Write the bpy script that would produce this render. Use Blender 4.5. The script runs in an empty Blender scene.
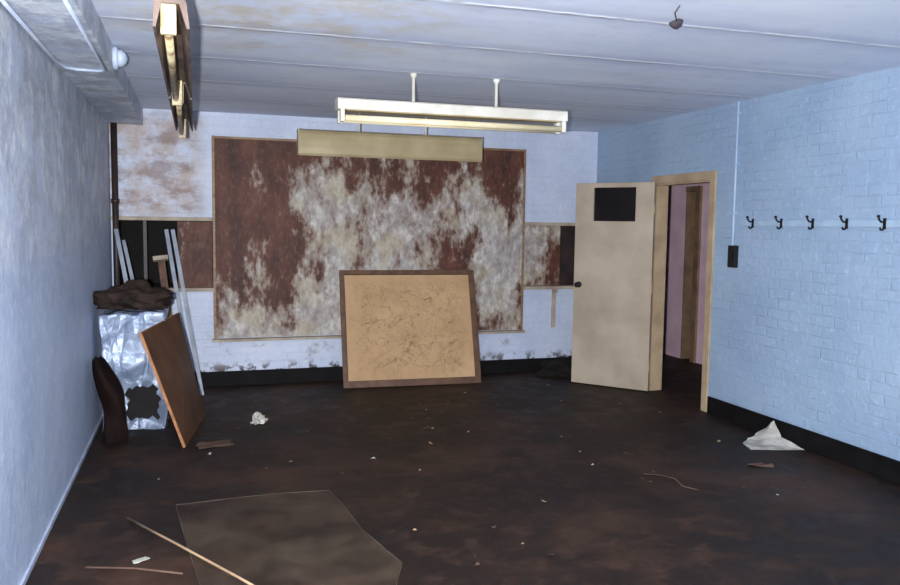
import bpy, bmesh, math, random
from mathutils import Vector, Matrix, noise
random.seed(7)
scene=bpy.context.scene
scene.view_settings.view_transform='Standard'
scene.view_settings.look='None'
COL=scene.collection
W=4.906; H=2.5935; YF=-8.6

# ---------------------------------------------------------------- materials
def srgb(c):
    return tuple((v/255/12.92 if v/255<=0.04045 else ((v/255+0.055)/1.055)**2.4) for v in c)+(1.0,)
class NM:
    def __init__(s,name,rough=0.7,metal=0.0,spec=0.4):
        s.m=bpy.data.materials.new(name); s.m.use_nodes=True; s.t=s.m.node_tree
        s.b=s.t.nodes['Principled BSDF']; s.b.inputs['Roughness'].default_value=rough
        s.b.inputs['Metallic'].default_value=metal; s.b.inputs['Specular IOR Level'].default_value=spec
        s.tc=s.t.nodes.new('ShaderNodeTexCoord'); s.v=s.tc.outputs['Object']
    def n(s,typ,**kw):
        nd=s.t.nodes.new(typ)
        for k,v in kw.items(): setattr(nd,k,v)
        return nd
    def link(s,a,b): s.t.links.new(a,b)
    def map(s,scale=(1,1,1),loc=(0,0,0),rot=(0,0,0),vec=None):
        m=s.n('ShaderNodeMapping'); m.inputs['Scale'].default_value=scale; m.inputs['Location'].default_value=loc; m.inputs['Rotation'].default_value=rot
        s.link(vec or s.v,m.inputs['Vector']); return m.outputs[0]
    def noise(s,scale,detail=5,rough=0.55,dist=0.0,vec=None):
        n=s.n('ShaderNodeTexNoise'); n.inputs['Scale'].default_value=scale; n.inputs['Detail'].default_value=detail
        n.inputs['Roughness'].default_value=rough; n.inputs['Distortion'].default_value=dist
        s.link(vec or s.v,n.inputs['Vector']); return n.outputs['Fac']
    def ramp(s,fac,stops,interp='LINEAR'):
        r=s.n('ShaderNodeValToRGB'); r.color_ramp.interpolation=interp
        e=r.color_ramp.elements
        while len(e)<len(stops): e.new(0.5)
        for i,(p,c) in enumerate(stops):
            e[i].position=p; e[i].color=c if len(c)==4 else srgb(c)
        s.link(fac,r.inputs['Fac']); return r.outputs['Color']
    def g(s,fac,a,b):   # grey ramp 0..1
        return s.ramp(fac,[(a,(0,0,0,1)),(b,(1,1,1,1))])
    def mix(s,fac,a,b,mode='MIX'):
        m=s.n('ShaderNodeMix',data_type='RGBA',blend_type=mode)
        for sock,val in ((m.inputs['Factor'],fac),(m.inputs['A'],a),(m.inputs['B'],b)):
            if hasattr(val,'is_linked'): s.link(val,sock)
            elif isinstance(val,(int,float)): sock.default_value=val
            else: sock.default_value=val if len(val)==4 else srgb(val)
        return m.outputs['Result']
    def math(s,op,a,b=0.0,c=0.0,clamp=False):
        m=s.n('ShaderNodeMath',operation=op); m.use_clamp=clamp
        for i,v in enumerate((a,b,c)):
            if hasattr(v,'is_linked'): s.link(v,m.inputs[i])
            else: m.inputs[i].default_value=v
        return m.outputs[0]
    def xyz(s):
        x=s.n('ShaderNodeSeparateXYZ'); s.link(s.v,x.inputs[0]); return x.outputs
    def comb(s,a,b,c=0.0):
        x=s.n('ShaderNodeCombineXYZ')
        for i,v in enumerate((a,b,c)):
            if hasattr(v,'is_linked'): s.link(v,x.inputs[i])
            else: x.inputs[i].default_value=v
        return x.outputs[0]
    def color(s,c):
        if hasattr(c,'is_linked'): s.link(c,s.b.inputs['Base Color'])
        else: s.b.inputs['Base Color'].default_value=srgb(c)
    def bump(s,h,strength=0.5,dist=0.01):
        b=s.n('ShaderNodeBump'); b.inputs['Strength'].default_value=strength; b.inputs['Distance'].default_value=dist
        s.link(h,b.inputs['Height'])
        if s.b.inputs['Normal'].is_linked: s.link(s.b.inputs['Normal'].links[0].from_socket,b.inputs['Normal'])
        s.link(b.outputs[0],s.b.inputs['Normal'])
    def window(s,v,a,b,soft):   # smooth box window
        m1=s.n('ShaderNodeMapRange'); m1.interpolation_type='SMOOTHSTEP'; s.link(v,m1.inputs[0]); m1.inputs[1].default_value=a-soft; m1.inputs[2].default_value=a+soft
        m2=s.n('ShaderNodeMapRange'); m2.interpolation_type='SMOOTHSTEP'; s.link(v,m2.inputs[0]); m2.inputs[1].default_value=b+soft; m2.inputs[2].default_value=b-soft
        return s.math('MULTIPLY',m1.outputs[0],m2.outputs[0])
    def rng(s,v,a,b,c,d):
        m=s.n('ShaderNodeMapRange'); s.link(v,m.inputs[0])
        for i,q in enumerate((a,b,c,d)): m.inputs[i+1].default_value=q
        return m.outputs[0]

def simple(name,c1,c2=None,scale=8,rough=0.6,metal=0.0,bump=0.15,spec=0.4,stretch=(1,1,1)):
    k=NM(name,rough,metal,spec)
    v=k.map(stretch)
    n=k.noise(scale,5,vec=v)
    c2=c2 or tuple(int(v*0.75) for v in c1)
    k.color(k.ramp(n,[(0.35,c2),(0.62,c1)]))
    if bump: k.bump(n,bump,0.004)
    return k.m

def brick_wall(name,axis,base,dark,stain=False,relief=0.5,mort=0.86):
    k=NM(name,0.5,0,0.35)
    o=k.xyz(); h=o[0] if axis=='x' else o[1]
    wob=k.math('MULTIPLY',k.math('SUBTRACT',k.noise(7,4),0.5),0.034)
    vec=k.comb(k.math('ADD',h,wob),k.math('ADD',o[2],k.math('MULTIPLY',wob,0.7)))
    br=k.n('ShaderNodeTexBrick'); k.link(vec,br.inputs['Vector'])
    br.inputs['Scale'].default_value=1.0; br.inputs['Brick Width'].default_value=0.225; br.inputs['Row Height'].default_value=0.075
    br.inputs['Mortar Size'].default_value=0.010; br.inputs['Mortar Smooth'].default_value=1.0
    br.inputs['Color1'].default_value=(0.93,0.93,0.93,1); br.inputs['Color2'].default_value=(1,1,1,1); br.inputs['Mortar'].default_value=(mort,mort,mort,1)
    n1=k.noise(1.3,6,0.6); n2=k.noise(22,4,0.6); n5=k.noise(60,3,0.6)
    col=k.ramp(n1,[(0.3,dark),(0.65,base)])
    gate=k.g(k.noise(4,5,0.65),0.34,0.68)
    col=k.mix(k.math('MULTIPLY',gate,0.85),col,br.outputs['Color'],'MULTIPLY')
    spk=k.g(n2,0.56,0.76)
    col=k.mix(k.math('MULTIPLY',spk,0.45),col,tuple(min(255,int(v*1.16)) for v in base))
    if stain:
        w=k.math('MULTIPLY',k.window(o[0],-0.1,0.78,0.12),k.window(o[2],1.62,2.55,0.10))
        n3=k.noise(3.5,8,0.7)
        n4=k.noise(3.4,7,0.65,vec=k.map((1,1,1.8)))
        f=k.math('MULTIPLY',w,k.g(n3,0.38,0.58))
        col=k.mix(k.math('MULTIPLY',f,0.72),col,(166,140,118))
        f2=k.math('MULTIPLY',w,k.g(n4,0.48,0.60))
        col=k.mix(k.math('MULTIPLY',f2,0.62),col,(122,90,72))
        w2=k.window(o[2],0.0,0.20,0.06)
        f3=k.math('MULTIPLY',w2,k.g(k.noise(9,6,0.6),0.50,0.57))
        col=k.mix(f3,col,(52,46,46))
        w3=k.math('MULTIPLY',k.window(o[2],0.1,0.5,0.1),k.window(o[0],0.6,4.2,0.3))
        col=k.mix(k.math('MULTIPLY',w3,k.math('MULTIPLY',k.g(n3,0.55,0.64),0.6)),col,(120,104,100))
    k.color(col)
    inv=k.math('SUBTRACT',1.0,br.outputs['Fac'])
    k.bump(k.math('MULTIPLY',inv,gate),relief,0.006)
    k.bump(n2,0.6,0.010); k.bump(n5,0.4,0.004)
    return k.m

M={}
M['back']=brick_wall('painted_brick_white','x',(206,213,230),(182,192,214),True,0.4)
M['right']=brick_wall('painted_brick_blue','y',(158,178,200),(140,162,188),False,0.6,0.90)
# left wall: mouldy blue plaster
k=NM('mouldy_blue_plaster',0.5,0,0.45)
o=k.xyz(); n1=k.noise(1.1,8,0.62); n2=k.noise(13,7,0.68); n3=k.noise(3.4,9,0.75); n4=k.noise(40,5,0.6)
c=k.ramp(n1,[(0.3,(172,184,208)),(0.7,(204,214,230))])
top=k.window(o[2],1.5,3.0,0.5)
c=k.mix(k.math('MULTIPLY',k.math('MULTIPLY',top,k.g(n3,0.42,0.58)),0.65),c,(160,160,158))
c=k.mix(k.math('MULTIPLY',k.math('MULTIPLY',top,k.g(k.noise(4.5,7,0.65,vec=k.map((1,1,1),(5,3,1))),0.5,0.62)),0.7),c,(236,240,244))
c=k.mix(k.math('MULTIPLY',k.g(n3,0.48,0.64),0.40),c,(146,158,186))
c=k.mix(k.math('MULTIPLY',k.g(n2,0.52,0.66),0.5),c,(228,234,242))
c=k.mix(k.math('MULTIPLY',k.g(n4,0.58,0.68),0.4),c,(138,146,164))
low=k.window(o[2],-1,1.38,0.02)
c=k.mix(k.math('MULTIPLY',low,0.22),c,(150,178,218))
k.color(c); k.bump(n2,0.5,0.010); k.bump(n4,0.5,0.005); k.bump(n3,0.25,0.015); k.bump(low,0.4,0.004); M['left']=k.m
# ceiling
k=NM('stained_ceiling_panels',0.7,0,0.3)
o=k.xyz(); n1=k.noise(0.9,7,0.6); n2=k.noise(6,7,0.65); n3=k.noise(30,4,0.6); n4=k.noise(2.4,6,0.6,vec=k.map((0.35,1,1))); n5=k.noise(3.5,9,0.72)
c=k.ramp(n1,[(0.3,(214,223,244)),(0.68,(234,239,250))])
c=k.mix(k.math('MULTIPLY',k.g(n4,0.45,0.65),0.35),c,(188,197,226))
f=k.math('MULTIPLY',k.math('MULTIPLY',k.window(o[0],0.4,2.0,0.4),k.window(o[1],-5.8,-3.0,0.5)),k.g(n5,0.44,0.60))
c=k.mix(k.math('MULTIPLY',f,0.6),c,(210,196,168))
f=k.math('MULTIPLY',k.window(o[0],0.3,1.3,0.3),k.g(n5,0.54,0.66))
c=k.mix(k.math('MULTIPLY',f,0.2),c,(176,160,146))
c=k.mix(k.math('MULTIPLY',k.g(n2,0.56,0.68),0.22),c,(172,178,202))
wob=k.math('MULTIPLY',k.noise(4,6,0.65),0.05)
yy=k.math('ADD',o[1],wob)
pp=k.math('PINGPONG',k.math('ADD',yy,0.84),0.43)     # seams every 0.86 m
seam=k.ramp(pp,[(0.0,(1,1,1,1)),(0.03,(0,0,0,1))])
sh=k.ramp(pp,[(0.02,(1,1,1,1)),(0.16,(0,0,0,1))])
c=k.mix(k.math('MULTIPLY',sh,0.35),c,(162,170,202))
c=k.mix(k.math('MULTIPLY',k.math('MULTIPLY',seam,k.g(n2,0.32,0.52)),0.9),c,(252,253,255))
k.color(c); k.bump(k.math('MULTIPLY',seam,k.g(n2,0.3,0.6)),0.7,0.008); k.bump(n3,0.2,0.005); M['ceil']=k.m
# floor
k=NM('dirty_dark_lino',0.45,0,0.25)
n1=k.noise(0.9,9,0.68); n2=k.noise(5,9,0.7,0.3); n3=k.noise(55,5,0.65); n4=k.noise(16,6,0.7)
c=k.ramp(n1,[(0.34,(20,14,12)),(0.5,(34,23,18)),(0.66,(62,42,31))])
c=k.mix(k.math('MULTIPLY',k.g(n2,0.5,0.66),0.5),c,(72,50,37))
c=k.mix(k.math('MULTIPLY',k.g(n4,0.56,0.66),0.35),c,(22,16,14))
c=k.mix(k.math('MULTIPLY',k.g(n3,0.62,0.68),0.45),c,(104,84,66))
k.color(c); k.link(k.ramp(n2,[(0.3,(0.45,)*3+(1,)),(0.7,(0.8,)*3+(1,))]),k.b.inputs['Roughness'])
k.bump(n2,0.25,0.01); k.bump(n3,0.2,0.003); M['floor']=k.m
# peeling display board
k=NM('peeling_rust_board',0.6,0,0.3)
o=k.xyz()
vec=k.map((1,1,0.55))
a=k.noise(1.7,5,0.55,0.1,vec=vec); b=k.noise(4.5,6,0.6,vec=k.map((1.3,1,0.5),(4,2,1))); d=k.noise(13,6,0.65,vec=k.map((1.1,1,0.7))); fine=k.noise(55,4,0.6); med=k.noise(24,6,0.7,vec=k.map((1.2,1,0.6)))
bx=k.rng(o[0],0.9,1.8,-0.095,0.01)
bx2=k.rng(o[0],2.2,4.0,0.0,0.035)
bz=k.rng(o[2],1.75,2.35,0.01,-0.15)
s1=k.math('ADD',k.math('ADD',k.math('ADD',a,bx),bx2),bz)
s1=k.math('ADD',s1,k.math('MULTIPLY',k.math('SUBTRACT',b,0.5),0.42))
s1=k.math('ADD',s1,k.math('MULTIPLY',k.math('SUBTRACT',d,0.5),0.24))
s1=k.math('ADD',s1,k.math('MULTIPLY',k.math('SUBTRACT',med,0.5),0.14))
brown=k.ramp(b,[(0.3,(58,34,27)),(0.5,(86,49,37)),(0.7,(108,68,52))])
brown=k.mix(k.math('MULTIPLY',k.g(med,0.50,0.66),0.35),brown,(128,98,84))
pale=k.ramp(d,[(0.34,(138,128,122)),(0.5,(170,162,156)),(0.66,(204,198,190))])
pale=k.mix(k.math('MULTIPLY',k.g(k.noise(2.6,6,0.6),0.48,0.6),0.6),pale,(174,160,128))
pale=k.mix(k.math('MULTIPLY',k.g(med,0.50,0.64),0.4),pale,(124,106,96))
mid=k.mix(k.g(med,0.4,0.6),(106,76,62),(148,130,118))
c=k.mix(k.g(s1,0.435,0.49),brown,mid)
c=k.mix(k.g(s1,0.475,0.56),c,pale)
k.color(c); k.bump(s1,0.3,0.01); k.bump(fine,0.2,0.003); M['board']=k.m
# creased hessian: contour lines of rotated noise fields make random scribbly creases
k=NM('creased_tan_hessian',0.75,0,0.25)
n1=k.noise(3,6,0.6)
c=k.ramp(n1,[(0.3,(176,140,102)),(0.7,(198,162,122))])
o=k.xyz()
cen=k.math('MULTIPLY',k.window(o[0],-0.54,0.54,0.12),k.window(o[2],0.16,1.02,0.12))
for i,(rot,sc,wd,amt) in enumerate(((0.5,3.0,0.010,0.6),(-0.6,3.4,0.010,0.6),(1.2,4.2,0.009,0.5),(-0.1,4.0,0.008,0.5),(-1.2,3.6,0.009,0.45))):
    vv=k.map((0.55,1,2.0),(i*3.1,i,i*5.7),(0,0,0),vec=k.map((1,1,1),(0,0,0),(0,rot,0)))
    nn=k.noise(sc,2.5,0.5,0,vec=vv)
    ab=k.math('ABSOLUTE',k.math('SUBTRACT',nn,0.5))
    ln=k.ramp(ab,[(0.0,(1,1,1,1)),(wd,(0,0,0,1))])
    gtm=k.math('MULTIPLY',cen,k.g(k.noise(4.5,4,0.6,vec=k.map((1,1,1),(i*7,2,i))),0.42,0.54))
    c=k.mix(k.math('MULTIPLY',k.math('MULTIPLY',ln,gtm),amt),c,(104,72,52))
    k.bump(k.g(ab,0.0,0.08),0.16,0.02)
c=k.mix(k.math('MULTIPLY',k.math('MULTIPLY',cen,k.g(k.noise(7,8,0.75),0.52,0.66)),0.4),c,(130,94,68))
c=k.mix(k.math('MULTIPLY',k.math('MULTIPLY',cen,k.g(k.noise(18,5,0.7),0.63,0.68)),0.7),c,(82,54,42))
k.color(c); k.bump(k.noise(120,2),0.15,0.002); M['hess']=k.m
# foil / silver plastic
k=NM('crumpled_silver_plastic',0.42,0.3,0.6)
n1=k.noise(6,5,0.6,0.8); o=k.xyz()
v1=k.n('ShaderNodeTexVoronoi',feature='DISTANCE_TO_EDGE'); v1.inputs['Scale'].default_value=5.5; k.link(k.map((1.4,1.4,0.6)),v1.inputs['Vector'])
c=k.ramp(n1,[(0.3,(104,120,146)),(0.5,(142,156,182)),(0.7,(186,198,216))])
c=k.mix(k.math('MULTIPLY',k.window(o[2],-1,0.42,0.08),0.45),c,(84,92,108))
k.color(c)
k.bump(k.g(v1.outputs['Distance'],0,0.4),0.45,0.05); k.bump(n1,0.4,0.04); M['foil']=k.m
# clear dirty plastic sheet
k=NM('dusty_clear_plastic',0.3,0,0.5)
n1=k.noise(2.5,8,0.65); 
k.color(k.ramp(n1,[(0.3,(84,66,52)),(0.7,(124,106,88))]))
k.link(k.ramp(n1,[(0.38,(0.08,)*3+(1,)),(0.66,(0.34,)*3+(1,))]),k.b.inputs['Alpha']); M['sheet']=k.m
M['sheetedge']=simple('plastic_sheet_edge',(104,92,80),(50,42,36),6,0.5,bump=0)

M['cream']=simple('cream_gloss_paint',(186,162,132),(162,140,112),5,0.45,bump=0.05)
M['doorpaint']=simple('beige_door_paint',(182,166,146),(162,146,126),2.2,0.5,bump=0.06)
M['framewood']=simple('varnished_strip_wood',(150,120,90),(118,90,66),6,0.5,stretch=(1,1,6))
M['lightwood']=simple('pale_painted_wood',(180,166,148),(146,130,112),5,0.6)
M['brownwood']=simple('brown_stained_wood',(104,72,50),(76,50,36),9,0.55)
M['tan']=simple('tan_door_frame_paint',(140,114,90),(112,90,70),6,0.5)
M['hardboard']=simple('dull_brown_hardboard',(96,64,42),(72,47,32),4,0.6,spec=0.25)
M['boardedge']=simple('bare_hardboard_edge',(170,116,74),(140,92,60),12,0.7)
M['black']=simple('black_bitumen_skirting',(20,18,18),(12,11,12),7,0.7,spec=0.15)
M['bag']=simple('dull_dark_sheeting',(34,30,29),(24,21,20),5,0.8,spec=0.15)
M['blackp']=simple('black_bakelite',(16,16,18),(10,10,12),7,0.35,bump=0)
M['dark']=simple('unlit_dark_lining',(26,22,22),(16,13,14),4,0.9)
M['white']=simple('white_enamel',(222,218,208),(200,194,180),5,0.4,bump=0.03)
M['tube']=simple('fluorescent_tube_glass',(242,228,192),(224,206,164),4,0.2,bump=0,spec=0.6)
M['reflect']=simple('yellowed_reflector',(176,158,118),(150,130,92),5,0.4,bump=0.03)
M['beige']=simple('beige_enamel_shade',(178,162,126),(160,144,108),3,0.4,bump=0.03)
M['rusty']=simple('rusty_brown_reflector',(112,92,80),(62,48,42),6,0.6)
M['yellowed']=simple('yellowed_tube',(200,184,144),(116,92,64),11,0.35,bump=0.02)
M['alu']=simple('dull_grey_painted_metal',(158,164,176),(122,128,142),6,0.5,0.0,bump=0.03)
M['purple']=simple('mauve_painted_plaster',(236,202,214),(218,180,198),3,0.6)
M['sack']=simple('dark_sacking',(58,45,39),(30,24,22),9,0.85,bump=0.5,spec=0.15)
M['rubber']=simple('dark_brown_linoleum',(40,24,20),(22,14,13),5,0.75,bump=0.5,spec=0.2)
M['paper']=simple('grubby_white_paper',(200,196,186),(150,142,132),7,0.8,bump=0.3)
M['bluepaint']=simple('blue_painted_metal',(166,186,206),(148,170,194),6,0.45,bump=0.05)
M['whitepaint']=simple('white_painted_metal',(176,186,204),(156,166,186),6,0.45,bump=0.05)
M['card']=simple('brown_card',(96,72,58),(70,50,42),8,0.85)
M['dowel']=simple('bare_wood_dowel',(176,146,114),(144,116,88),9,0.6)
M['glassdark']=simple('dark_window_pane',(26,20,20),(16,13,13),4,0.25,bump=0,spec=0.3)
M['metal']=simple('tarnished_hook_metal',(44,40,42),(26,24,26),12,0.35,0.6,bump=0)
M['pipe']=simple('dark_brown_pipe',(56,42,38),(36,28,28),8,0.5)
M['soot']=simple('sooty_flex',(74,66,72),(52,46,52),8,0.8,bump=0)

# ---------------------------------------------------------------- mesh helpers
def mkobj(name,bm,mat,loc=(0,0,0),smooth=False,parent=None,normals=True):
    if normals: bmesh.ops.recalc_face_normals(bm,faces=bm.faces)
    me=bpy.data.meshes.new(name); bm.to_mesh(me); bm.free()
    me.materials.append(M[mat] if isinstance(mat,str) else mat)
    if smooth:
        for p in me.polygons: p.use_smooth=True
    ob=bpy.data.objects.new(name,me); ob.location=loc; COL.objects.link(ob)
    if parent: ob.parent=parent
    return ob
def empty(name,loc=(0,0,0)):
    e=bpy.data.objects.new(name,None); e.location=loc; e.empty_display_size=0.1; COL.objects.link(e); return e
def tag(ob,label,cat,group=None,kind=None):
    ob['label']=label; ob['category']=cat
    if group: ob['group']=group
    if kind: ob['kind']=kind
def struct(ob): ob['kind']='structure'; return ob
def addbox(bm,a,b,mtx=None,bevel=0.0):
    r=bmesh.ops.create_cube(bm,size=1)
    vs=r['verts']
    c=[(a[i]+b[i])/2 for i in range(3)]; s=[abs(b[i]-a[i]) for i in range(3)]
    for v in vs: v.co=Vector((c[0]+v.co.x*s[0],c[1]+v.co.y*s[1],c[2]+v.co.z*s[2]))
    if bevel:
        es=list({e for v in vs for e in v.link_edges})
        r=bmesh.ops.bevel(bm,geom=es,offset=bevel,segments=2,affect='EDGES',profile=0.5)
        vs=list({v for f in r['faces'] for v in f.verts}|{v for v in vs if v.is_valid})
    if mtx:
        for v in vs: v.co=mtx@v.co
    return vs
def box(name,a,b,mat,bevel=0.0,parent=None,loc=(0,0,0)):
    bm=bmesh.new(); addbox(bm,a,b,None,bevel); return mkobj(name,bm,mat,loc,parent=parent)
def addtube(bm,pts,r,seg=12,cap=True):
    pts=[Vector(p) for p in pts]; rings=[]
    rr=r if isinstance(r,(list,tuple)) else [r]*len(pts)
    ref=None
    for i,p in enumerate(pts):
        t=(pts[min(i+1,len(pts)-1)]-pts[max(i-1,0)]).normalized()
        if ref is None:
            ref=Vector((0,0,1)) if abs(t.z)<0.9 else Vector((1,0,0))
        u=(ref-t*ref.dot(t)).normalized(); ref=u; w=t.cross(u)
        rings.append([bm.verts.new(p+(u*math.cos(2*math.pi*j/seg)+w*math.sin(2*math.pi*j/seg))*rr[i]) for j in range(seg)])
    for i in range(len(rings)-1):
        for j in range(seg):
            bm.faces.new((rings[i][j],rings[i][(j+1)%seg],rings[i+1][(j+1)%seg],rings[i+1][j]))
    if cap:
        bm.faces.new(rings[0]); bm.faces.new(rings[-1])
def tube(name,pts,r,mat,seg=12,parent=None):
    bm=bmesh.new(); addtube(bm,pts,r,seg); ob=mkobj(name,bm,mat,parent=parent,smooth=(seg>6)); return ob
def extrude_profile(bm,prof,x0,x1,axis='x'):
    def P(t,a,b): return (t,a,b) if axis=='x' else (a,t,b)
    A=[bm.verts.new(P(x0,*p)) for p in prof]; B=[bm.verts.new(P(x1,*p)) for p in prof]
    n=len(prof)
    for i in range(n): bm.faces.new((A[i],A[(i+1)%n],B[(i+1)%n],B[i]))
    bm.faces.new(A); bm.faces.new(B)
def holed_wall(name,axis,u0,u1,z0,z1,t0,t1,holes,mat):
    us=sorted({u0,u1}|{h[0] for h in holes}|{h[1] for h in holes}); zs=sorted({z0,z1}|{h[2] for h in holes}|{h[3] for h in holes})
    bm=bmesh.new(); cache={}
    def V(u,z,t):
        key=(u,z,t)
        if key not in cache: cache[key]=bm.verts.new((u,t,z) if axis=='x' else (t,u,z))
        return cache[key]
    def solid(i,j):
        if i<0 or j<0 or i>=len(us)-1 or j>=len(zs)-1: return False
        cu=(us[i]+us[i+1])/2; cz=(zs[j]+zs[j+1])/2
        return not any(h[0]<cu<h[1] and h[2]<cz<h[3] for h in holes)
    for i in range(len(us)-1):
        for j in range(len(zs)-1):
            if not solid(i,j): continue
            a,b,c,d=us[i],us[i+1],zs[j],zs[j+1]
            for t in (t0,t1): bm.faces.new((V(a,c,t),V(b,c,t),V(b,d,t),V(a,d,t)))
            for (di,dj,p,q) in ((-1,0,(a,c),(a,d)),(1,0,(b,c),(b,d)),(0,-1,(a,c),(b,c)),(0,1,(a,d),(b,d))):
                if not solid(i+di,j+dj): bm.faces.new((V(*p,t0),V(*q,t0),V(*q,t1),V(*p,t1)))
    return struct(mkobj(name,bm,mat))
def blob(name,c,rad,mat,amp=0.15,fr=4,sub=5,flat=True,parent=None):
    bm=bmesh.new(); bmesh.ops.create_icosphere(bm,subdivisions=sub,radius=1)
    for v in bm.verts:
        p=v.co.copy(); q=p*fr*0.5+Vector(c)*3
        d=1+amp*noise.noise(q)+amp*0.35*noise.noise(q*2.3)+amp*0.15*noise.noise(q*5)
        v.co=Vector((p.x*rad[0]*d,p.y*rad[1]*d,p.z*rad[2]*d))
        if flat and v.co.z<-rad[2]*0.35: v.co.z=-rad[2]*0.35
    mz=min(v.co.z for v in bm.verts)
    for v in bm.verts: v.co.z-=mz
    return mkobj(name,bm,mat,loc=c,smooth=True,parent=parent)

# ---------------------------------------------------------------- room shell
HL=(0.03,0.885,0.95,1.585); HR=(4.055,4.86,0.93,1.585)
struct(box('floor',(-0.2,YF-0.2,-0.1),(8.2,3.2,0),'floor'))
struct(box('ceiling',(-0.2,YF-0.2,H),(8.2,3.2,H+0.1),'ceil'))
struct(box('wall_left',(-0.15,YF,0),(0,0.0,H),'left'))
holed_wall('wall_back','x',-0.15,W,0,H,0.0,0.12,[HL,HR],'back')
holed_wall('wall_right','y',YF,3.0,0,H,W,W+0.115,[(-2.06,-1.17,-0.0,2.0)],'right')
struct(box('wall_front',(-0.15,YF-0.12,0),(W+0.115,YF,H),'right'))
# corridor beyond the doorway
holed_wall('wall_corridor','y',-4.0,3.0,0,H,6.3,6.42,[(0.14,0.36,0.0,2.02)],'purple')
struct(box('wall_corridor_end',(W+0.115,3.0,0),(8.1,3.12,H),'purple'))
struct(box('wall_corridor_near',(W+0.115,-4.12,0),(8.1,-4.0,H),'purple'))
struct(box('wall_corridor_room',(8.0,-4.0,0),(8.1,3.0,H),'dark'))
bm=bmesh.new()
addbox(bm,(6.29,0.35,0),(6.44,0.365,2.06)); addbox(bm,(6.27,0.06,0),(6.36,0.15,2.06)); addbox(bm,(6.27,0.15,2.0),(6.44,0.35,2.06))
struct(mkobj('trim_5',bm,'tan'))
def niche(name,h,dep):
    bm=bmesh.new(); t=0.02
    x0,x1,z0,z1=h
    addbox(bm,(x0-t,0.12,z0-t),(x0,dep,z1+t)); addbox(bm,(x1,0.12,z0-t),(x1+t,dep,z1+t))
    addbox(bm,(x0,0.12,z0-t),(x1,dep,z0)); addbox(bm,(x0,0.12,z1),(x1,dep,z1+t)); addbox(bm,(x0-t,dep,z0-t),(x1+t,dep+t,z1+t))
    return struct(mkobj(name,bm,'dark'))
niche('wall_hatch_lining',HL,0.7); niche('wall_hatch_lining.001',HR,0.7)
def hatch_trim(name,h,x0,x1,bot_dep):
    bm=bmesh.new()
    addbox(bm,(x0,-0.03,h[3]-0.005),(x1,0.1,h[3]+0.03),bevel=0.004)
    addbox(bm,(x0,-bot_dep,h[2]-0.03),(x1,0.1,h[2]+0.004),bevel=0.004)
    return struct(mkobj(name,bm,'lightwood'))
hatch_trim('trim_1',HL,0.0,0.895,0.05); hatch_trim('trim_2',HR,4.045,4.9,0.09)
bm=bmesh.new(); addbox(bm,(0.27,0.03,0.954),(0.30,0.06,1.58))
struct(mkobj('trim_7',bm,'pipe'))
# baseboards
struct(box('baseboard_back',(0.0,-0.02,0),(W,0,0.145),'black',0.004))
bm=bmesh.new(); addbox(bm,(W-0.02,YF,0),(W,-2.14,0.145),bevel=0.004); addbox(bm,(W-0.02,-1.12,0),(W,-0.02,0.145),bevel=0.004)
struct(mkobj('baseboard_right',bm,'black'))
struct(box('baseboard_left',(0,YF,0),(0.012,-0.02,0.03),'whitepaint',0.003))
# boxed beam along left wall
struct(box('trim_3',(0,YF,2.445),(0.29,0,H),'left',0.004))
# door frame (architrave + lining)
bm=bmesh.new()
for x0,x1 in ((W-0.018,W),(W+0.115,W+0.133)):
    addbox(bm,(x0,-1.20,0),(x1,-1.125,2.06),bevel=0.004)
    addbox(bm,(x0,-2.125,0),(x1,-2.045,2.06),bevel=0.004)
    addbox(bm,(x0,-2.045,1.985),(x1,-1.20,2.06),bevel=0.004)
addbox(bm,(W,-1.205,0),(W+0.115,-1.17,2.0)); addbox(bm,(W,-2.06,0),(W+0.115,-2.03,2.0)); addbox(bm,(W,-2.03,1.97),(W+0.115,-1.205,2.0))
struct(mkobj('trim_6',bm,'cream'))

# ---------------------------------------------------------------- open door
door=empty('door_1',(4.872,-1.245,0)); door.rotation_euler=(0,0,math.atan2(0.62,-0.525)); struct(door)
bm=bmesh.new(); th=0.042
x0,x1,z0,z1=0.175,0.60,1.63,1.955
LW=0.79
addbox(bm,(0,0,0.012),(LW,th,z0)); addbox(bm,(0,0,z0),(x0,th,z1)); addbox(bm,(x1,0,z0),(LW,th,z1)); addbox(bm,(0,0,z1),(LW,th,2.0))
bmesh.ops.remove_doubles(bm,verts=bm.verts,dist=1e-4)
mkobj('door_leaf',bm,'doorpaint',parent=door)
box('window_pane',(x0,0.014,z0),(x1,0.028,z1),'glassdark',parent=door)
bm=bmesh.new(); t=0.012
addbox(bm,(x0-t,th,z0-t),(x1+t,th+0.006,z0)); addbox(bm,(x0-t,th,z1),(x1+t,th+0.006,z1+t)); addbox(bm,(x0-t,th,z0),(x0,th+0.006,z1)); addbox(bm,(x1,th,z0),(x1+t,th+0.006,z1))
mkobj('pane_beading',bm,'doorpaint',parent=door)
bm=bmesh.new(); kx=0.735
addtube(bm,[(kx,th,1.0),(kx,th+0.008,1.0)],0.03,20)
addtube(bm,[(kx,th+0.008,1.0),(kx,th+0.03,1.0),(kx,th+0.045,1.0),(kx,th+0.06,1.0),(kx,th+0.068,1.0)],[0.011,0.012,0.027,0.026,0.012],20)
mkobj('door_knob',bm,'blackp',parent=door,smooth=True)
for z in (0.25,1.0,1.75):
    bm=bmesh.new(); addtube(bm,[(-0.004,th+0.002,z-0.05),(-0.004,th+0.002,z+0.05)],0.007,10)
    mkobj('hinge',bm,'cream',parent=door)

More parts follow.
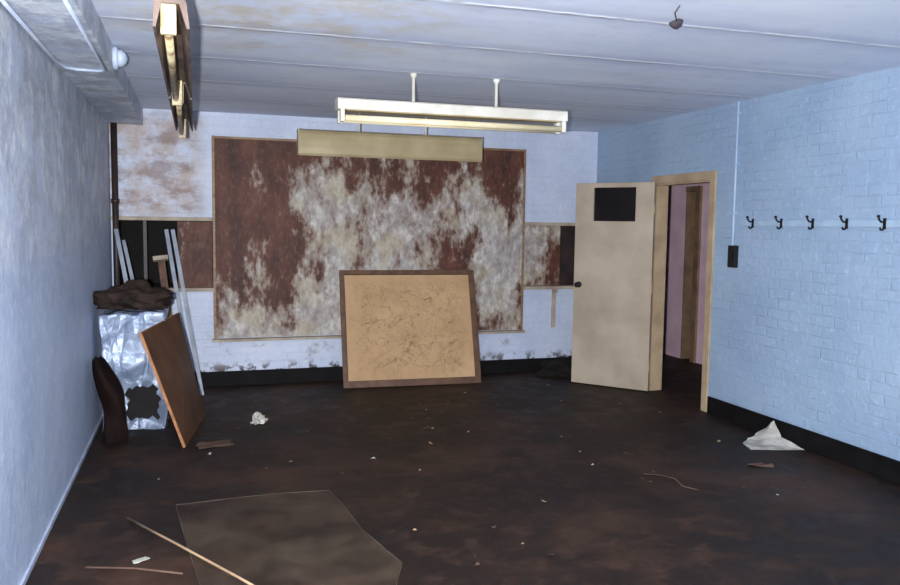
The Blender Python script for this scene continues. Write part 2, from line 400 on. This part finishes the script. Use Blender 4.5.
# ---------------------------------------------------------------- big peeling board
bd=empty('display_board',(0,0,0)); tag(bd,'large wall-mounted board with peeling rust-brown and whitish paint','board')
box('board_panel',(0.91,-0.03,0.47),(4.03,-0.002,2.35),'board',parent=bd)
bm=bmesh.new()
addbox(bm,(0.885,-0.045,0.44),(0.91,0.0,2.375),bevel=0.003); addbox(bm,(4.03,-0.045,0.44),(4.052,0.0,2.375),bevel=0.003)
addbox(bm,(0.91,-0.045,2.35),(4.03,0.0,2.372),bevel=0.003)
mkobj('board_frame',bm,'framewood',parent=bd)
box('chalk_ledge',(0.87,-0.075,0.438),(4.07,-0.0,0.462),'lightwood',0.003,parent=bd)
hp=box('hatch_panel',(0.57,0.03,0.955),(0.88,0.045,1.575),'board'); tag(hp,'rust-brown sliding panel inside wall hatch','hatch panel')
hp=box('hatch_panel',(4.06,0.03,0.935),(4.50,0.045,1.58),'board'); tag(hp,'mottled whitish sliding panel inside wall hatch','hatch panel')
hp=box('hatch_panel',(4.51,0.07,0.935),(4.85,0.085,1.58),'pipe'); tag(hp,'plain dark brown sliding panel inside wall hatch','hatch panel')
bm=bmesh.new(); addbox(bm,(4.40,-0.028,0.48),(4.44,-0.002,0.895),bevel=0.003); addbox(bm,(4.405,-0.085,0.86),(4.435,-0.028,0.898))
sb=mkobj('shelf_bracket',bm,'lightwood'); tag(sb,'pale wooden bracket under the hatch sill','bracket')

# ---------------------------------------------------------------- leaning framed board
lb=empty('framed_pinboard',(2.75,-0.43,0)); tag(lb,'tan creased hessian pinboard in brown wooden frame leaning on wall','pinboard')
lb.rotation_euler=(-math.atan2(0.345,1.12),0,math.radians(-2.5))
w,h=0.69,1.165
box('hessian_panel',(-w+0.05,0.0,0.05),(w-0.05,0.018,h-0.05),'hess',parent=lb)
f=0.058
bm=bmesh.new(); addbox(bm,(-w,-0.012,0),(w,0.02,f+0.01),bevel=0.004); mkobj('frame_rail',bm,'brownwood',parent=lb)
bm=bmesh.new(); addbox(bm,(-w,-0.012,h-0.045),(w,0.02,h),bevel=0.004); mkobj('frame_rail',bm,'brownwood',parent=lb)
bm=bmesh.new(); addbox(bm,(-w,-0.011,f+0.01),(-w+f-0.015,0.019,h-0.045)); mkobj('frame_stile',bm,'brownwood',parent=lb)
bm=bmesh.new(); addbox(bm,(w-f,-0.011,f+0.01),(w,0.019,h-0.045)); mkobj('frame_stile',bm,'brownwood',parent=lb)

# ---------------------------------------------------------------- ceiling lights
def batten(name,x0,x1,y,label,mats=('white','reflect','tube')):
    e=empty(name,((x0+x1)/2,y,H)); tag(e,label,'light fitting')
    L=(x1-x0)/2
    bm=bmesh.new()
    extrude_profile(bm,[(-0.05,-0.195),(0.05,-0.195),(0.062,-0.205),(0.062,-0.268),(-0.062,-0.268),(-0.062,-0.205)],-L,L)
    mkobj('fitting_body',bm,mats[0],parent=e)
    box('reflector',(-L+0.06,-0.056,-0.276),(L-0.06,0.056,-0.268),mats[1],parent=e)
    for yy in (-0.05,0.05):
        tube('fluorescent_tube',[(-L+0.05,yy,-0.325),(L-0.03,yy,-0.325)],0.022,mats[2],16,parent=e)
    for s in (-1,1):
        for yy in (-0.05,0.05):
            box('lamp_holder',(s*(L-0.03)-0.014,yy-0.024,-0.35),(s*(L-0.03)+0.014,yy+0.024,-0.268),mats[0],0.004,parent=e)
    for s in (-0.3,0.3):
        bm=bmesh.new(); addtube(bm,[(s,0,0),(s,0,-0.012),(s,0,-0.03),(s,0,-0.031),(s,0,-0.195)],[0.026,0.024,0.014,0.011,0.011],16)
        mkobj('suspension_rod',bm,mats[0],parent=e,smooth=True)
    return e
batten('fluorescent_light',1.63,3.28,-2.55,'white twin-tube fluorescent batten hanging on two rods')

e=empty('board_light',(2.445,-0.72,H)); tag(e,'beige trough-shaped board light hanging near the display board','light fitting')
L=0.845; bm=bmesh.new()
extrude_profile(bm,[(0.05,-0.20),(-0.02,-0.20),(-0.045,-0.215),(-0.062,-0.24),(-0.074,-0.30),(-0.078,-0.36),(-0.077,-0.41),(-0.062,-0.43),(-0.055,-0.41),(-0.035,-0.24),(0.05,-0.215)],-L,L)
mkobj('lamp_shade',bm,'beige',parent=e)
box('fitting_spine',(-L,-0.02,-0.27),(L,0.045,-0.215),'white',0.004,parent=e)
for s in (-1,1): box('end_plate',(s*L-0.006,-0.06,-0.42),(s*L+0.006,0.05,-0.20),'beige',parent=e)
tube('fluorescent_tube',[(-L+0.03,0.01,-0.32),(L-0.03,0.01,-0.32)],0.019,'tube',16,parent=e)
for s in (-0.3,0.32):
    tube('suspension_rod',[(s,0.01,0),(s,0.01,-0.2)],0.009,'white',12,parent=e)

def side_light(yc,label,L=0.84,droop=0.0):
    e=empty('fluorescent_light',(0.66,yc,H)); tag(e,label,'light fitting')
    bm=bmesh.new()
    extrude_profile(bm,[(-0.02,-0.17),(0.02,-0.17),(0.055,-0.24),(0.065,-0.33),(0.055,-0.33),(0.03,-0.245),(-0.03,-0.245),(-0.05,-0.33),(-0.06,-0.33),(-0.055,-0.24)],-L,L,'y')
    mkobj('fitting_body',bm,'rusty',parent=e)
    tube('fluorescent_tube',[(-0.012,-L+0.04,-0.30),(-0.02,L-0.03,-0.345-droop)],0.016,'yellowed',16,parent=e)
    box('lamp_holder',(-0.035,-L+0.015,-0.35),(0.02,-L+0.04,-0.24),'yellowed',0.004,parent=e)
    box('lamp_holder',(-0.04,L-0.04,-0.38-droop),(0.015,L-0.015,-0.24),'yellowed',0.004,parent=e)
    for s in (-0.4,0.4): tube('suspension_rod',[(0,s,0),(0,s,-0.18)],0.01,'rusty',10,parent=e)
side_light(-2.22,'rusty brown fluorescent fitting with drooping yellowed tube',droop=0.01)
side_light(-3.97,'rusty brown fluorescent fitting with intact yellowed tube')

e=empty('bulkhead_fitting',(0.29,-2.75,2.522)); tag(e,'round white dome fitting on the boxed beam','fitting')
bm=bmesh.new(); addtube(bm,[(0,0,0),(0.02,0,0),(0.028,0,0)],[0.068,0.068,0.06],28); mkobj('base_ring',bm,'whitepaint',parent=e,smooth=True)
bm=bmesh.new(); addtube(bm,[(0.028,0,0),(0.05,0,0),(0.068,0,0),(0.078,0,0)],[0.052,0.048,0.032,0.008],28); mkobj('dome_cover',bm,'whitepaint',parent=e,smooth=True)
# conduits
c=tube('electrical_conduit',[(0.02,-4.9,2.437),(0.02,-3.0,2.437),(0.04,-2.82,2.437),(0.1,-2.78,2.437),(0.22,-2.78,2.437),(0.255,-2.83,2.437),(0.26,-4.9,2.437)],0.009,'whitepaint'); tag(c,'white bent conduit under the boxed beam','conduit')
bm=bmesh.new(); addtube(bm,[(W-0.012,-2.38,1.44),(W-0.012,-2.38,H)],0.010,12)
for z in (1.7,2.1,2.5): addbox(bm,(W-0.026,-2.40,z-0.008),(W,-2.36,z+0.008))
c=mkobj('electrical_conduit',bm,'bluepaint'); tag(c,'blue-painted vertical conduit above black switch','conduit')
e=empty('light_switch',(W,-2.40,1.35)); tag(e,'black rectangular switch box on blue brick wall','switch')
box('switch_box',(-0.04,-0.045,-0.09),(0,0.045,0.09),'blackp',0.006,parent=e)
box('switch_rocker',(-0.05,-0.015,-0.03),(-0.04,0.015,0.03),'blackp',0.003,parent=e)
bm=bmesh.new(); addtube(bm,[(0.045,-0.06,0),(0.045,-0.06,2.445)],0.028,16)
for z in (0.7,1.75): addtube(bm,[(0.045,-0.06,z-0.02),(0.045,-0.06,z+0.02)],0.036,16)
c=mkobj('corner_pipe',bm,'pipe',smooth=True); tag(c,'dark brown vertical pipe in the room corner','pipe')
bm=bmesh.new(); addtube(bm,[(2.86,-4.62,H-0.002),(2.90,-4.52,H-0.008),(2.96,-4.44,H-0.012),(3.0,-4.39,H-0.012)],0.003,8)
addtube(bm,[(2.99,-4.385,H),(2.995,-4.385,H-0.01),(3.0,-4.38,H-0.03),(3.0,-4.38,H-0.042)],[0.03,0.036,0.026,0.008],14)
c=mkobj('hanging_flex',bm,'soot',smooth=True); tag(c,'short dark flex with blackened end hanging from ceiling','cable')

# ---------------------------------------------------------------- coat rack
e=empty('coat_rack',(W,-3.35,1.62)); tag(e,'blue-painted wall rail with five dark metal coat hooks','coat rack')
box('rail',(-0.014,-1.0,-0.022),(0,0.87,0.022),'bluepaint',0.003,parent=e)
for yy in (-2.62,-2.94,-3.26,-3.57,-3.88):
    y=yy+3.35; bm=bmesh.new()
    addbox(bm,(-0.019,y-0.012,-0.035),(-0.014,y+0.012,0.035),bevel=0.002)
    addtube(bm,[(-0.016,y,0.012),(-0.045,y,0.010),(-0.062,y,0.025),(-0.068,y,0.042)],0.0065,8)
    addtube(bm,[(-0.068,y,0.038),(-0.069,y,0.047),(-0.069,y,0.055)],[0.0065,0.012,0.006],10)
    addtube(bm,[(-0.016,y,-0.02),(-0.03,y,-0.04),(-0.045,y,-0.04),(-0.052,y,-0.025)],0.0065,8)
    mkobj('hook',bm,'metal',parent=e,smooth=True)

# ---------------------------------------------------------------- clutter
bm=bmesh.new(); bmesh.ops.create_cube(bm,size=1); bmesh.ops.subdivide_edges(bm,edges=bm.edges,cuts=40,use_grid_fill=True)
for v in bm.verts:
    p=v.co.copy(); q=Vector((0.275+p.x*0.45,-1.36+p.y*0.36,0.45+p.z*0.88))
    n=noise.noise_vector(q*5)*0.034+noise.noise_vector(q*13)*0.010
    q+=n
    if p.z<-0.45: q.z=max(0.002,q.z*0.3)
    q.x=max(0.02,q.x)
    v.co=q
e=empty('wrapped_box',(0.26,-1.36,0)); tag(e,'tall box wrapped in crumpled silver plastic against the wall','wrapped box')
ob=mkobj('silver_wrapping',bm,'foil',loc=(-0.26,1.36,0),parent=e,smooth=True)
bm=bmesh.new(); bmesh.ops.create_grid(bm,x_segments=12,y_segments=12,size=0.5)
for v in bm.verts:
    u,t=v.co.x,v.co.y
    x=u*0.22+0.08+0.04*noise.noise(Vector((t*5,1,0))); z=t*0.24+0.22+0.05*noise.noise(Vector((u*6,2,0)))
    v.co=Vector((x,-0.222-0.008*noise.noise(Vector((x*9,z*9,0))),z))
mkobj('torn_opening_shade',bm,'dark',parent=e)  # dark sheet laid over the wrapping, stands in for the unlit hole
s=blob('sack_bundle',(0.30,-1.34,0.912),(0.27,0.19,0.125),'sack',0.55,3.5); tag(s,'dark crumpled sacking bundle on the silver wrapped box','sack')
# leaning hardboard sheet
A=Vector((0.63,-2.12,0.0));B=Vector((0.77,-1.16,0.0));TA=Vector((0.353,-2.08,0.81));TB=Vector((0.575,-1.15,0.84))
nrm=((B-A).cross(TA-A)).normalized()
if nrm.x<0: nrm=-nrm
e=empty('hardboard_sheet',A); tag(e,'brown hardboard sheet with orange edge leaning on silver box','board')
def slabpart(pts,t0,t1,name,mat):
    bm=bmesh.new()
    a=[bm.verts.new(p-A+nrm*t0) for p in pts]; b=[bm.verts.new(p-A+nrm*t1) for p in pts]
    bm.faces.new(a); bm.faces.new(b)
    for i in range(4): bm.faces.new((a[i],a[(i+1)%4],b[(i+1)%4],b[i]))
    return mkobj(name,bm,mat,parent=e)
q=[A,B,TB,TA]; cc=sum(q,Vector())/4
slabpart(q,0,0.018,'board_edge_core','boardedge')
slabpart([p+(cc-p)*0.012 for p in q],0.0185,0.021,'board_face','hardboard')
# dark curled lino offcut
bm=bmesh.new(); N=30; K=14; rows=[]
for i in range(N+1):
    u=i/N; z=0.60*u; row=[]
    wd=0.085*(1-0.15*math.sin(u*5)**2)*math.sqrt(max(0.03,1-max(0,(u-0.72)/0.29)**2))*(1+0.25*noise.noise(Vector((0,0,z*7))))
    for j in range(K+1):
        s=(j/K-0.5)*2
        x=0.165+s*wd-0.09*u+0.03*math.sin(u*4); y=-1.90+0.05*s*s+0.14*u+0.02*math.sin(z*11+s*2)
        row.append(bm.verts.new((max(0.015,x),y,z+(0.03*noise.noise(Vector((s*3,u*3,1))) if i else 0))))
    rows.append(row)
for i in range(N):
    for j in range(K): bm.faces.new((rows[i][j],rows[i][j+1],rows[i+1][j+1],rows[i+1][j]))
bmesh.ops.solidify(bm,geom=bm.faces[:],thickness=0.012)
s=mkobj('lino_offcut',bm,'rubber',smooth=True); tag(s,'dark brown curled lino piece standing against the wall','lino')
def angle_pole(p0,p1,w,mat,label,name='metal_pole'):
    p0=Vector(p0);p1=Vector(p1); L=(p1-p0).length
    z=(p1-p0).normalized(); x=Vector((1,0,0)); x=(x-z*x.dot(z)).normalized(); y=z.cross(x)
    mt=Matrix((x,y,z)).transposed().to_4x4(); mt.translation=p0
    bm=bmesh.new(); t=0.004
    prof=[(-w/2,0),(w/2,0),(w/2,w*0.8),(w/2-t,w*0.8),(w/2-t,t),(-w/2,t)]
    a=[bm.verts.new(mt@Vector((u,v,0))) for u,v in prof]; b=[bm.verts.new(mt@Vector((u,v,L))) for u,v in prof]
    n=len(prof)
    for i in range(n): bm.faces.new((a[i],a[(i+1)%n],b[(i+1)%n],b[i]))
    bm.faces.new(a); bm.faces.new(b)
    o=mkobj(name,bm,mat); tag(o,label,'pole','metal poles leaning in the corner'); return o
angle_pole((0.77,-0.38,0.0),(0.53,-0.07,1.50),0.035,'alu','long dull aluminium angle leaning against the hatch')
angle_pole((0.70,-0.42,0.0),(0.475,-0.07,1.50),0.035,'alu','long dull aluminium angle leaning against the hatch')
angle_pole((0.33,-0.55,0.0),(0.05,-0.12,1.50),0.035,'alu','pale metal angle leaning beside the corner pipe')
angle_pole((0.42,-0.60,0.0),(0.11,-0.10,1.40),0.03,'alu','pale metal angle leaning beside the corner pipe')
e=empty('timber_prop',(0.58,-0.62,0)); tag(e,'rough timber prop with short crosspiece leaning in corner','timber')
dv=Vector((-0.15,0.40,1.26)); 
z=dv.normalized(); x=Vector((1,0,0)); x=(x-z*x.dot(z)).normalized(); y=z.cross(x); mt=Matrix((x,y,z)).transposed().to_4x4()
bm=bmesh.new(); addbox(bm,(-0.03,-0.02,0.02),(0.03,0.02,1.29),mt); mkobj('post',bm,'brownwood',parent=e)
bm=bmesh.new(); addbox(bm,(-0.07,-0.03,1.29),(0.06,0.03,1.33),mt,bevel=0.004); mkobj('crosspiece',bm,'lightwood',parent=e)
s=blob('rubbish_bag',(4.48,-0.24,0.0),(0.30,0.14,0.13),'bag',0.6,2.5); tag(s,'dark slumped bag on the floor by the wall','bag')

# ---------------------------------------------------------------- floor litter
e=empty('plastic_sheet',(1.1,-4.0,0)); tag(e,'dusty translucent plastic sheet lying flat on the floor','plastic sheet')
pts=[(0.61,-3.32),(0.9,-3.30),(1.2,-3.29),(1.46,-3.30),(1.50,-3.55),(1.53,-3.95),(1.63,-4.40),(1.50,-4.75),(1.1,-4.85),(0.82,-4.80),(0.73,-4.36),(0.66,-3.8)]
bm=bmesh.new()
vs=[bm.verts.new((x-1.1,y+4.0,0.006)) for x,y in pts]
cv=bm.verts.new((0,0,0.006))
for i in range(len(vs)): bm.faces.new((vs[i],vs[(i+1)%len(vs)],cv))
bmesh.ops.subdivide_edges(bm,edges=bm.edges,cuts=9,use_grid_fill=True)
for v in bm.verts:
    x,y=v.co.x,v.co.y
    v.co.z=0.006+0.012*(0.5+0.5*noise.noise(Vector((x*2.5,y*2.5,0))))
mkobj('sheet_film',bm,'sheet',smooth=True,parent=e)
ep=[]
for i in range(len(pts)):
    p0,p1=pts[i],pts[(i+1)%len(pts)]
    for t in range(4):
        x=p0[0]+(p1[0]-p0[0])*t/4-1.1; y=p0[1]+(p1[1]-p0[1])*t/4+4.0
        ep.append((x,y,0.006+0.012*(0.5+0.5*noise.noise(Vector((x*2.5,y*2.5,0))))))
ep.append(ep[0]); bm=bmesh.new(); addtube(bm,ep,0.0013,6); mkobj('sheet_edge',bm,'sheetedge',parent=e)
s=tube('wooden_stick',[(0.37,-3.46,0.010),(0.62,-3.92,0.028),(0.90,-4.41,0.032),(1.06,-4.70,0.034)],0.006,'dowel',10); tag(s,'thin bare wooden stick lying across plastic sheet','stick')
s=tube('wooden_stick',[(0.24,-4.05,0.008),(0.45,-4.12,0.008),(0.66,-4.24,0.009)],0.005,'card',8); tag(s,'short dark wooden stick on the dirty floor','stick')
def crumple(name,c,r,mat,label,amp=0.4,flat=0.5,cat='paper',group=None):
    bm=bmesh.new(); bmesh.ops.create_icosphere(bm,subdivisions=3,radius=1)
    for v in bm.verts:
        p=v.co; d=1+amp*noise.cell(p*2.3+Vector(c)*5)*0.6+amp*noise.noise(p*3+Vector(c))
        v.co=Vector((p.x*r*d,p.y*r*d,max(-0.3*r,p.z*r*d*flat)))
    mz=min(v.co.z for v in bm.verts)
    for v in bm.verts: v.co.z-=mz
    o=mkobj(name,bm,mat,loc=c); tag(o,label,cat,group); return o
# paper sheet: flat on the floor with one corner lifted against the skirting
bm=bmesh.new()
P=[(4.50,-3.20,0.003),(4.55,-3.05,0.004),(4.66,-2.96,0.008),(4.80,-2.93,0.05),(4.865,-3.00,0.135),(4.84,-3.12,0.05),(4.875,-3.31,0.003),(4.70,-3.27,0.004),(4.70,-3.12,0.012),(4.79,-3.02,0.075)]
v=[bm.verts.new(p) for p in P]
for f in ((0,8,1),(1,8,2),(2,8,9),(2,9,3),(3,9,4),(4,9,5),(5,9,8),(5,8,6),(6,8,7),(7,8,0)): bm.faces.new([v[i] for i in f])
bmesh.ops.subdivide_edges(bm,edges=bm.edges,cuts=4,use_grid_fill=True)
for q in bm.verts:
    if q.co.z>0.006: q.co+=noise.noise_vector(q.co*14)*0.014
    q.co.x=min(q.co.x,4.88)
bmesh.ops.solidify(bm,geom=bm.faces[:],thickness=0.0015)
s=mkobj('crumpled_paper',bm,'paper'); tag(s,'folded white paper sheet against the black skirting','paper')
crumple('crumpled_paper',(1.19,-1.53,0),0.052,'paper','small crumpled white paper ball on dark floor',0.7,0.8)
def scrap(name,c,s,rot,mat,label,cat,group=None,lift=0.004):
    bm=bmesh.new(); bmesh.ops.create_grid(bm,x_segments=4,y_segments=4,size=0.5)
    for v in bm.verts:
        x,y=v.co.x*s[0],v.co.y*s[1]
        x+=0.15*s[0]*noise.noise(Vector((v.co.x*3,v.co.y*3,c[0]*9))); y+=0.2*s[1]*noise.noise(Vector((v.co.y*3,v.co.x*3,c[1]*9)))
        z=0.003+lift*abs(noise.noise(Vector((x*20,y*20,c[0]))))*2
        v.co=Vector((x*math.cos(rot)-y*math.sin(rot),x*math.sin(rot)+y*math.cos(rot),z))
    bmesh.ops.solidify(bm,geom=bm.faces[:],thickness=0.0015)
    o=mkobj(name,bm,mat,loc=c); tag(o,label,cat,group); return o
scrap('card_scrap',(0.84,-2.1,0),(0.24,0.16),0.1,'card','brown card scrap lying by the leaning hardboard','card',lift=0.01)
scrap('paper_scrap',(4.30,-3.55,0),(0.16,0.05),-0.3,'card','curled brown-white paper strip on dark floor','paper',lift=0.02)
scrap('paper_scrap',(0.47,-4.02,0),(0.07,0.04),0.5,'paper','small torn white paper scrap near wooden stick','paper','small litter on the floor')
s=tube('loose_wire',[(3.45,-3.50,0.004),(3.54,-3.55,0.004),(3.58,-3.66,0.01),(3.55,-3.78,0.004),(3.60,-3.86,0.004)],0.003,'card',8); tag(s,'thin bent brown wire lying on dark floor','wire')
for i in range(75):
    x=random.uniform(0.4,4.7); y=random.uniform(-4.6,-0.7)
    if y<-3.2 and 0.5<x<1.7: continue
    if x<1.0 and y>-2.3: continue
    z=random.uniform(0.006,0.018)
    scrap('litter_scrap',(x,y,0),(z*1.6,z),random.uniform(0,6),random.choice(['paper','card','card','card','dowel']),'tiny torn scrap of litter on dark floor','litter','small litter on the floor',lift=0.01)

# ---------------------------------------------------------------- light: camera flash
def look(o,t): o.rotation_euler=(Vector(t)-o.location).to_track_quat('-Z','Y').to_euler()
ld=bpy.data.lights.new('flash','SPOT'); ld.energy=1650; ld.spot_size=math.radians(125); ld.spot_blend=0.75; ld.shadow_soft_size=0.03; ld.color=(0.93,0.96,1.0)
lo=bpy.data.objects.new('flash',ld); lo.location=(0.60,-7.86,1.55); COL.objects.link(lo); look(lo,(2.6,0,2.1))

# ---------------------------------------------------------------- camera
yaw,pitch,roll,fpx=0.3080,-0.0853,0.0131,798.3
f=Vector((math.sin(yaw)*math.cos(pitch),math.cos(yaw)*math.cos(pitch),math.sin(pitch))); r=Vector((math.cos(yaw),-math.sin(yaw),0)); u=r.cross(f)
r2=r*math.cos(roll)+u*math.sin(roll); u2=-r*math.sin(roll)+u*math.cos(roll)
cd=bpy.data.cameras.new('camera'); cd.sensor_width=36; cd.lens=fpx/900*36; cd.clip_start=0.05
co=bpy.data.objects.new('camera',cd); COL.objects.link(co)
mt=Matrix((r2,u2,-f)).transposed().to_4x4(); mt.translation=Vector((0.7373,-7.8824,1.5808)); co.matrix_world=mt
scene.camera=co
